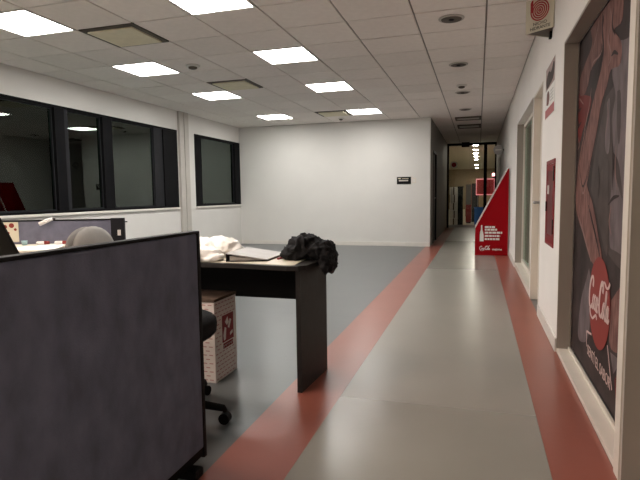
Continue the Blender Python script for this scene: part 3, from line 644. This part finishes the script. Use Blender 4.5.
# desk behind the screen and laptop
wd = thing('workstation_desk', (-1.6, .9, 0), 'desk with laptop hidden behind the charcoal fabric screen', 'desk')
box('top', -1.95, -1.14, .1, 1.72, .715, .74, 'desktop', wd, bevel=.003)
for y in (.12, 1.66): box('leg_panel', -1.9, -1.16, y, y+.03, 0, .715, 'deskdark', wd)
lp = thing('laptop', (-1.75, 1.45, .74), 'black laptop lid leaning above the edge of the foreground screen', 'laptop')
P0 = Vector((-1.6, 1.565, .757)); e_ = Vector((0, -.065*1.05, .13)).normalized()*.36; d_ = Vector((-.95, -.30, 0)).normalized()*.33; n_ = e_.cross(d_).normalized()*.012
B().prism([P0, P0+e_, P0+e_+d_, P0+d_], n_).build('lid', 'blackpl', lp, bevel=.003)
h2 = Vector((.30, -.95, 0)).normalized()*-.24
bs_ = P0+Vector((0, 0, -.016)); B().prism([bs_, bs_+d_, bs_+d_+h2*.6, bs_+h2*.6], (0, 0, .014)).build('keyboard_base', 'darkalu', lp)

# desk with jacket, binder, cloth
dk = thing('office_desk', (-1.6, 2.95, 0), 'dark anthracite desk with cream top carrying the black jacket', 'desk')
top = [(-2.15, 2.74), (-1.62, 2.745), (-1.34, 2.74), (-1.14, 2.71), (-1.03, 2.70), (-.965, 2.715), (-.935, 2.76), (-.90, 3.20), (-1.2, 3.24), (-2.15, 3.28)]
B().prism([(x, y, .712) for x, y in top], (0, 0, .026)).build('edge_band', 'deskdark', dk)
B().prism([(x, y, .738) for x, y in [(-2.13, 2.77), (-1.62, 2.775), (-1.34, 2.77), (-1.14, 2.745), (-1.03, 2.735), (-1.0, 2.75), (-1.035, 3.19), (-1.2, 3.22), (-2.13, 3.26)]], (0, 0, .003)).build('top', 'desktop', dk)
B().prism([(-.985, 2.723, 0), (-.957, 2.723, 0), (-.930, 3.155, 0), (-.958, 3.155, 0)], (0, 0, .712)).build('leg_panel', 'deskdark', dk)
box('leg_panel', -2.10, -2.07, 2.74, 3.22, 0, .712, 'deskdark', dk)
box('modesty_panel', -2.07, -.965, 3.07, 3.09, .473, .712, 'blackpl', dk)

def lump(name, blobs, m, parent=None, seed=0, amp=.02, freq=9, vox=.010, zmin=None, ridge=True):
    bb = B()
    for c, r, e in blobs: bb.superell(c, r, e, nu=20, nv=10)
    me = bb.mesh('tmp'); o = bpy.data.objects.new('tmp', me); col.objects.link(o)
    md = o.modifiers.new('r', 'REMESH'); md.mode = 'VOXEL'; md.voxel_size = vox
    dg = bpy.context.evaluated_depsgraph_get(); m2 = bpy.data.meshes.new_from_object(o.evaluated_get(dg)); bpy.data.objects.remove(o)
    off = Vector((seed*3.1, seed*1.7, seed))
    nv = [v.normal.copy() for v in m2.vertices]
    for v, n in zip(m2.vertices, nv):
        p = v.co*freq+off; q = Vector((p.x*1.0+.6*p.y, p.y*.6-p.x*.5, p.z*1.4))
        h = noise.noise(q); h2 = noise.noise(q*2.3)
        d_ = ((1-abs(h)*2.2)*.8+(1-abs(h2)*2)*.35-.5) if ridge else h+.4*h2
        v.co += n*(d_*amp)
        if zmin is not None and v.co.z < zmin(v.co): v.co.z = zmin(v.co)
    for p in m2.polygons: p.use_smooth = True
    m2.materials.append(M[m])
    return place(name, m2, parent)
ED = lambda c: .742 if (c.x < -.902+(c.y-3.2)*.08) else .60
tag(lump('jacket', [((-1.08, 3.03, .775), (.09, .12, .05), .9), ((-1.03, 3.02, .82), (.09, .12, .07), .9), ((-.97, 3.03, .81), (.09, .12, .055), .9), ((-.915, 3.02, .80), (.07, .13, .05), .9), ((-.866, 2.99, .745), (.032, .12, .075), .8), ((-.862, 2.96, .70), (.020, .09, .045), .8), ((-1.13, 3.0, .765), (.04, .09, .025), .9)],
    'jacket', seed=2, amp=.030, freq=15, vox=.008, zmin=ED), 'crumpled black jacket draped over the corner of the dark desk', 'jacket')
tag(lump('white_sheet', [((-1.80, 3.08, .78), (.18, .14, .075), .9), ((-1.66, 3.11, .785), (.14, .12, .075), .9), ((-1.56, 3.12, .77), (.06, .10, .05), .9), ((-1.92, 3.02, .76), (.14, .15, .06), .9), ((-1.72, 2.88, .765), (.17, .15, .05), .9), ((-1.60, 2.84, .755), (.10, .07, .03), .9), ((-1.78, 2.83, .76), (.14, .07, .04), .9)],
    'whitecloth', seed=5, amp=.024, freq=11, vox=.010, zmin=lambda c: .742), 'crumpled white plastic sheeting heaped on the dark desk behind the binder', 'sheeting')
bi = thing('ring_binder', (-1.33, 3.0, .74), 'grey ring binder lying between the white sheeting and the black jacket', 'binder')
q = [Vector((-1.455, 2.79, .742)), Vector((-1.215, 2.86, .742)), Vector((-1.235, 3.22, .742)), Vector((-1.49, 3.17, .742))]
h = [.052, .012, .012, .052]
bb = B(); lo = [p+Vector((0, 0, hh-.006)) for p, hh in zip(q, h)]; bb.prism(lo, (0, 0, .006)); bb.build('cover', 'bindergrey', bi)
bb = B().prism(q, (0, 0, .004)); bb.build('back_cover', 'blackpl', bi)
bb = B().prism([q[0]+Vector((0, 0, .004)), q[3]+Vector((0, 0, .004)), q[3]+Vector((0, 0, .046)), q[0]+Vector((0, 0, .046))], (.008, 0, 0)); bb.build('spine', 'blackpl', bi)
pg = B(); a = [q[0]+Vector((.02, .012, .005)), q[1]+Vector((-.02, .012, .005)), q[2]+Vector((-.02, -.02, .005)), q[3]+Vector((.02, -.02, .005))]
b4 = [p+Vector((0, 0, z)) for p, z in zip(a, (.028, .001, .001, .028))]
va = [pg.bm.verts.new(p) for p in a]; vb = [pg.bm.verts.new(p) for p in b4]
pg.bm.faces.new(va[::-1]); pg.bm.faces.new(vb)
for i in range(4): pg.bm.faces.new((va[i], va[(i+1) % 4], vb[(i+1) % 4], vb[i]))
pg.build('pages', 'trunk', bi)
tag(box('red_pencil', -.006, .006, -.10, .10, 0, .010, 'red', T=Matrix.Translation((-1.175, 3.05, .742)) @ Matrix.Rotation(-.05, 4, 'Z')), 'thin red pencil lying beside the grey binder', 'pencil')

# printed carton under the desk
bx = thing('printed_box', (-1.70, 2.88, 0), 'white carton printed in dark red standing under the dark desk', 'box')
bx0, bx1, by0, by1, bh = -1.90, -1.512, 2.73, 3.02, .50
box('body', bx0, bx1, by0, by1, 0, bh, 'boxwhite', bx, bevel=.004)
box('lid', bx0-.004, bx1+.004, by0-.004, by1+.004, bh, bh+.018, 'kraft', bx, bevel=.003)
rows = B(); k = 0
for i in range(19):
    z = .015+.0258*i
    y = by0+.01+(i % 2)*.02
    while y < by1-.03:
        if not ((2.79 < y < 2.98 and .17 < z < .40)): rows.box(bx1-.001, bx1+.0012, y, y+.026, z, z+.006)
        y += .042
    x = bx0+.01+(i % 2)*.02
    while x < bx1-.03: rows.box(x, x+.026, by0-.0012, by0+.001, z, z+.006); x += .042
o = rows.build('printed_rows', 'rowink', bx); o['kind'] = 'stuff'
box('emblem', bx1-.001, bx1+.0016, 2.825, 2.975, .225, .395, 'boxred', bx)
for pts in ([(2.835,.27),(2.855,.32),(2.875,.31),(2.865,.24),(2.84,.235)], [(2.86,.35),(2.895,.38),(2.91,.34),(2.885,.325)], [(2.925,.25),(2.96,.26),(2.96,.28),(2.925,.27)], [(2.895,.31),(2.925,.36),(2.945,.35),(2.915,.30)]):
    B().prism([(bx1+.0016, y, z) for y, z in pts], (.0008, 0, 0)).build('emblem_figure', 'boxwhite', bx)
for i in range(8):
    y = 2.835+.0165*i
    box('block_letter', bx1-.001, bx1+.0016, y, y+.0135, .185, .218, 'boxred', bx)
    box('letter_counter', bx1+.0016, bx1+.0022, y+.004, y+.0085, .193+.006*(i % 2), .208, 'boxwhite', bx)

# office chairs
def office_chair(name, c, yaw, label, seat_m, shell_m, seat_z, back_top, wide=.25, thick=.085, reach=.295, e=.62):
    t = thing(name, (c[0], c[1], 0), label, 'office chair')
    Rz = Matrix.Rotation(yaw, 4, 'Z'); O = Vector((c[0], c[1], 0))
    W = lambda x, y, z: O+Rz @ Vector((x, y, z))
    R3 = Rz.to_3x3()
    base = B()
    hub = B().lathe([(.045, .07), (.05, .12), (.03, .14), (.028, .26)], (c[0], c[1], 0), 16); hub.build('hub', 'blackpl', t, smooth=True)
    B().lathe([(.022, .26), (.022, seat_z-thick), (.09, seat_z-thick), (.09, seat_z-thick+.01)], (c[0], c[1], 0), 14).build('gas_lift', 'blackpl', t)
    for k in range(5):
        a = yaw+k*2*math.pi/5+OFF; dx, dy = math.cos(a), math.sin(a)
        lg = B().tube([(c[0]+dx*.03, c[1]+dy*.03, .105), (c[0]+dx*.16, c[1]+dy*.16, .098), (c[0]+dx*(reach-.005), c[1]+dy*(reach-.005), .078), (c[0]+dx*(reach+.005), c[1]+dy*(reach+.005), .06)], [.028, .024, .018, .012], 10).build('leg', 'blackpl', t, smooth=True)
        cs = B(); px, py = -dy, dx; cc = Vector((c[0]+dx*reach, c[1]+dy*reach, .028))
        cs.tube([cc+Vector((px, py, 0))*-.022, cc+Vector((px, py, 0))*.022], .028, 16); cs.build('caster', 'blackpl', lg)
    B().superell(W(0, 0, seat_z), (wide, wide, thick), .62, R3).build('seat', seat_m, t, smooth=True)
    bz = (back_top+seat_z+.08)/2; bhh = (back_top-seat_z-.08)/2
    tilt = R3 @ Matrix.Rotation(.14, 3, 'X')
    bk = B().superell(W(0, -wide-.02, bz), (wide*.88, .060, bhh), e, tilt).build('backrest', seat_m, t, smooth=True)
    B().superell(W(0, -wide-.085, bz), (wide*.95, .030, bhh*.97), e, tilt).build('back_shell', shell_m, t, smooth=True)
    B().tube([W(0, -.08, seat_z-thick*.6), W(0, -wide-.03, seat_z-.06), W(0, -wide-.07, seat_z+.02), W(0, -wide-.05, bz)], .018, 10).build('back_support', 'blackpl', t, smooth=True)
    return t
OFF = math.radians(7)
office_chair('office_chair', (-1.555, 2.205), math.radians(0), 'black swivel chair tucked between the fabric screen and the printed carton', 'blackfab', 'blackpl', .468, .88, .275, .085, .355)
OFF = math.radians(20)
office_chair('office_chair', (-2.67, 3.36), math.radians(264), 'grey padded swivel chair in front of the slate blue screen', 'greyfab', 'greyfab', .47, .915, .235, .06, .295, 1.0)

# rear workstation: slate blue screen, desk, small things -------------
O2 = Vector((-3.035, 3.90, 0)); u2 = Vector((-.92, -.39, 0)).normalized(); v2 = Vector((.39, -.92, 0)).normalized()
T2 = Matrix(((u2.x, v2.x, 0, O2.x), (u2.y, v2.y, 0, O2.y), (0, 0, 1, 0), (0, 0, 0, 1)))
s2 = thing('desk_screen', tuple(O2+u2*.7), 'slate blue fabric desk screen with dark end post below the long window', 'screen')
box('fabric_panel', .115, 1.7, -.03, 0, .30, .938, 'bluefab', s2, T=T2); box('top_rail', .115, 1.7, -.034, .004, .938, .95, 'blackpl', s2, T=T2)
box('end_post', 0, .115, -.036, .006, 0, .955, 'darkalu', s2, T=T2)
box('hook', -.025, 0, -.02, -.01, .915, .925, 'blackpl', s2, T=T2); box('cable_clip', .03, .055, .006, .02, .80, .85, 'white_print', s2, T=T2)
wd2 = thing('corner_desk', tuple(O2+u2*1.0+v2*.3), 'pale desk with papers in front of the slate blue screen', 'desk')
box('top', .42, 1.68, .01, .68, .715, .74, 'desktop', wd2, T=T2)
for a in (.46, 1.6): box('leg_panel', a, a+.03, .03, .66, 0, .715, 'deskdark', wd2, T=T2)
fp = thing('pinned_flyer', tuple(O2+u2*.98+v2*.004), 'cream flyer with red blots pinned to the slate blue screen', 'flyer')
box('sheet', .90, 1.06, .001, .004, .76, .935, 'photogreen', fp, T=T2)
for (a, z, r) in ((.955, .905, .022), (.925, .87, .012), (1.01, .895, .018), (.985, .84, .012)):
    B().prism([T2 @ Vector((a+r*math.cos(i*math.pi/5), .005, z+r*math.sin(i*math.pi/5))) for i in range(10)], v2*.0006).build('red_blot', 'discred', fp)
cl = thing('clip_lamp', tuple(O2+u2*.68+Vector((0, 0, .95))), 'small white clip lamp on the top rail of the slate blue screen', 'lamp')
B().tube([T2 @ Vector((.60, .03, .962)), T2 @ Vector((.70, .06, .915))], [.016, .018], 12).build('head', 'white_print', cl, smooth=True)
box('clip', .60, .63, -.036, .03, .95, .962, 'blackpl', cl, T=T2)
pw = thing('paper_sheet', (-3.45, 3.45, .74), 'white sheets of paper spread on the pale desk', 'paper')
for k, (a, v_, r) in enumerate(((.55, .26, .2), (.66, .40, -.3), (.50, .48, .1))):
    box('sheet', -.105, .105, -.15, .15, .7405+.001*k, .7412+.001*k, 'paper', pw, T=T2 @ Matrix.Translation((a, v_, 0)) @ Matrix.Rotation(r, 4, 'Z'))
def tubeitem(a, v_, ang, name, label):
    t = thing(name, tuple(T2 @ Vector((a, v_, .744))), label, 'bottle', 'small red-capped bottles on the pale desk')
    p = T2 @ Vector((a, v_, .757)); d = (u2*math.cos(ang)+v2*math.sin(ang))
    B().tube([p, p+d*.055, p+d*.065], [.014, .014, .009], 14).build('body', 'white_print', t, smooth=True); B().tube([p, p-d*.04], [.015, .013], 14).build('cap', 'discred', t, smooth=True)
tubeitem(.49, .12, .1, 'small_bottle', 'small white bottle with red cap on the pale desk, nearer the grey chair')
tubeitem(.64, .12, .1, 'small_bottle', 'small white bottle with red cap on the pale desk, beside the cyan cup')
cp = thing('cup', tuple(T2 @ Vector((.80, .13, .74))), 'pale cyan cup beside the red-capped bottles on the pale desk', 'cup')
pc = T2 @ Vector((.80, .13, .74)); B().lathe([(.020, 0), (.025, .04), (.023, .04), (.018, .006)], pc, 20).build('body', 'cyan', cp, smooth=True)
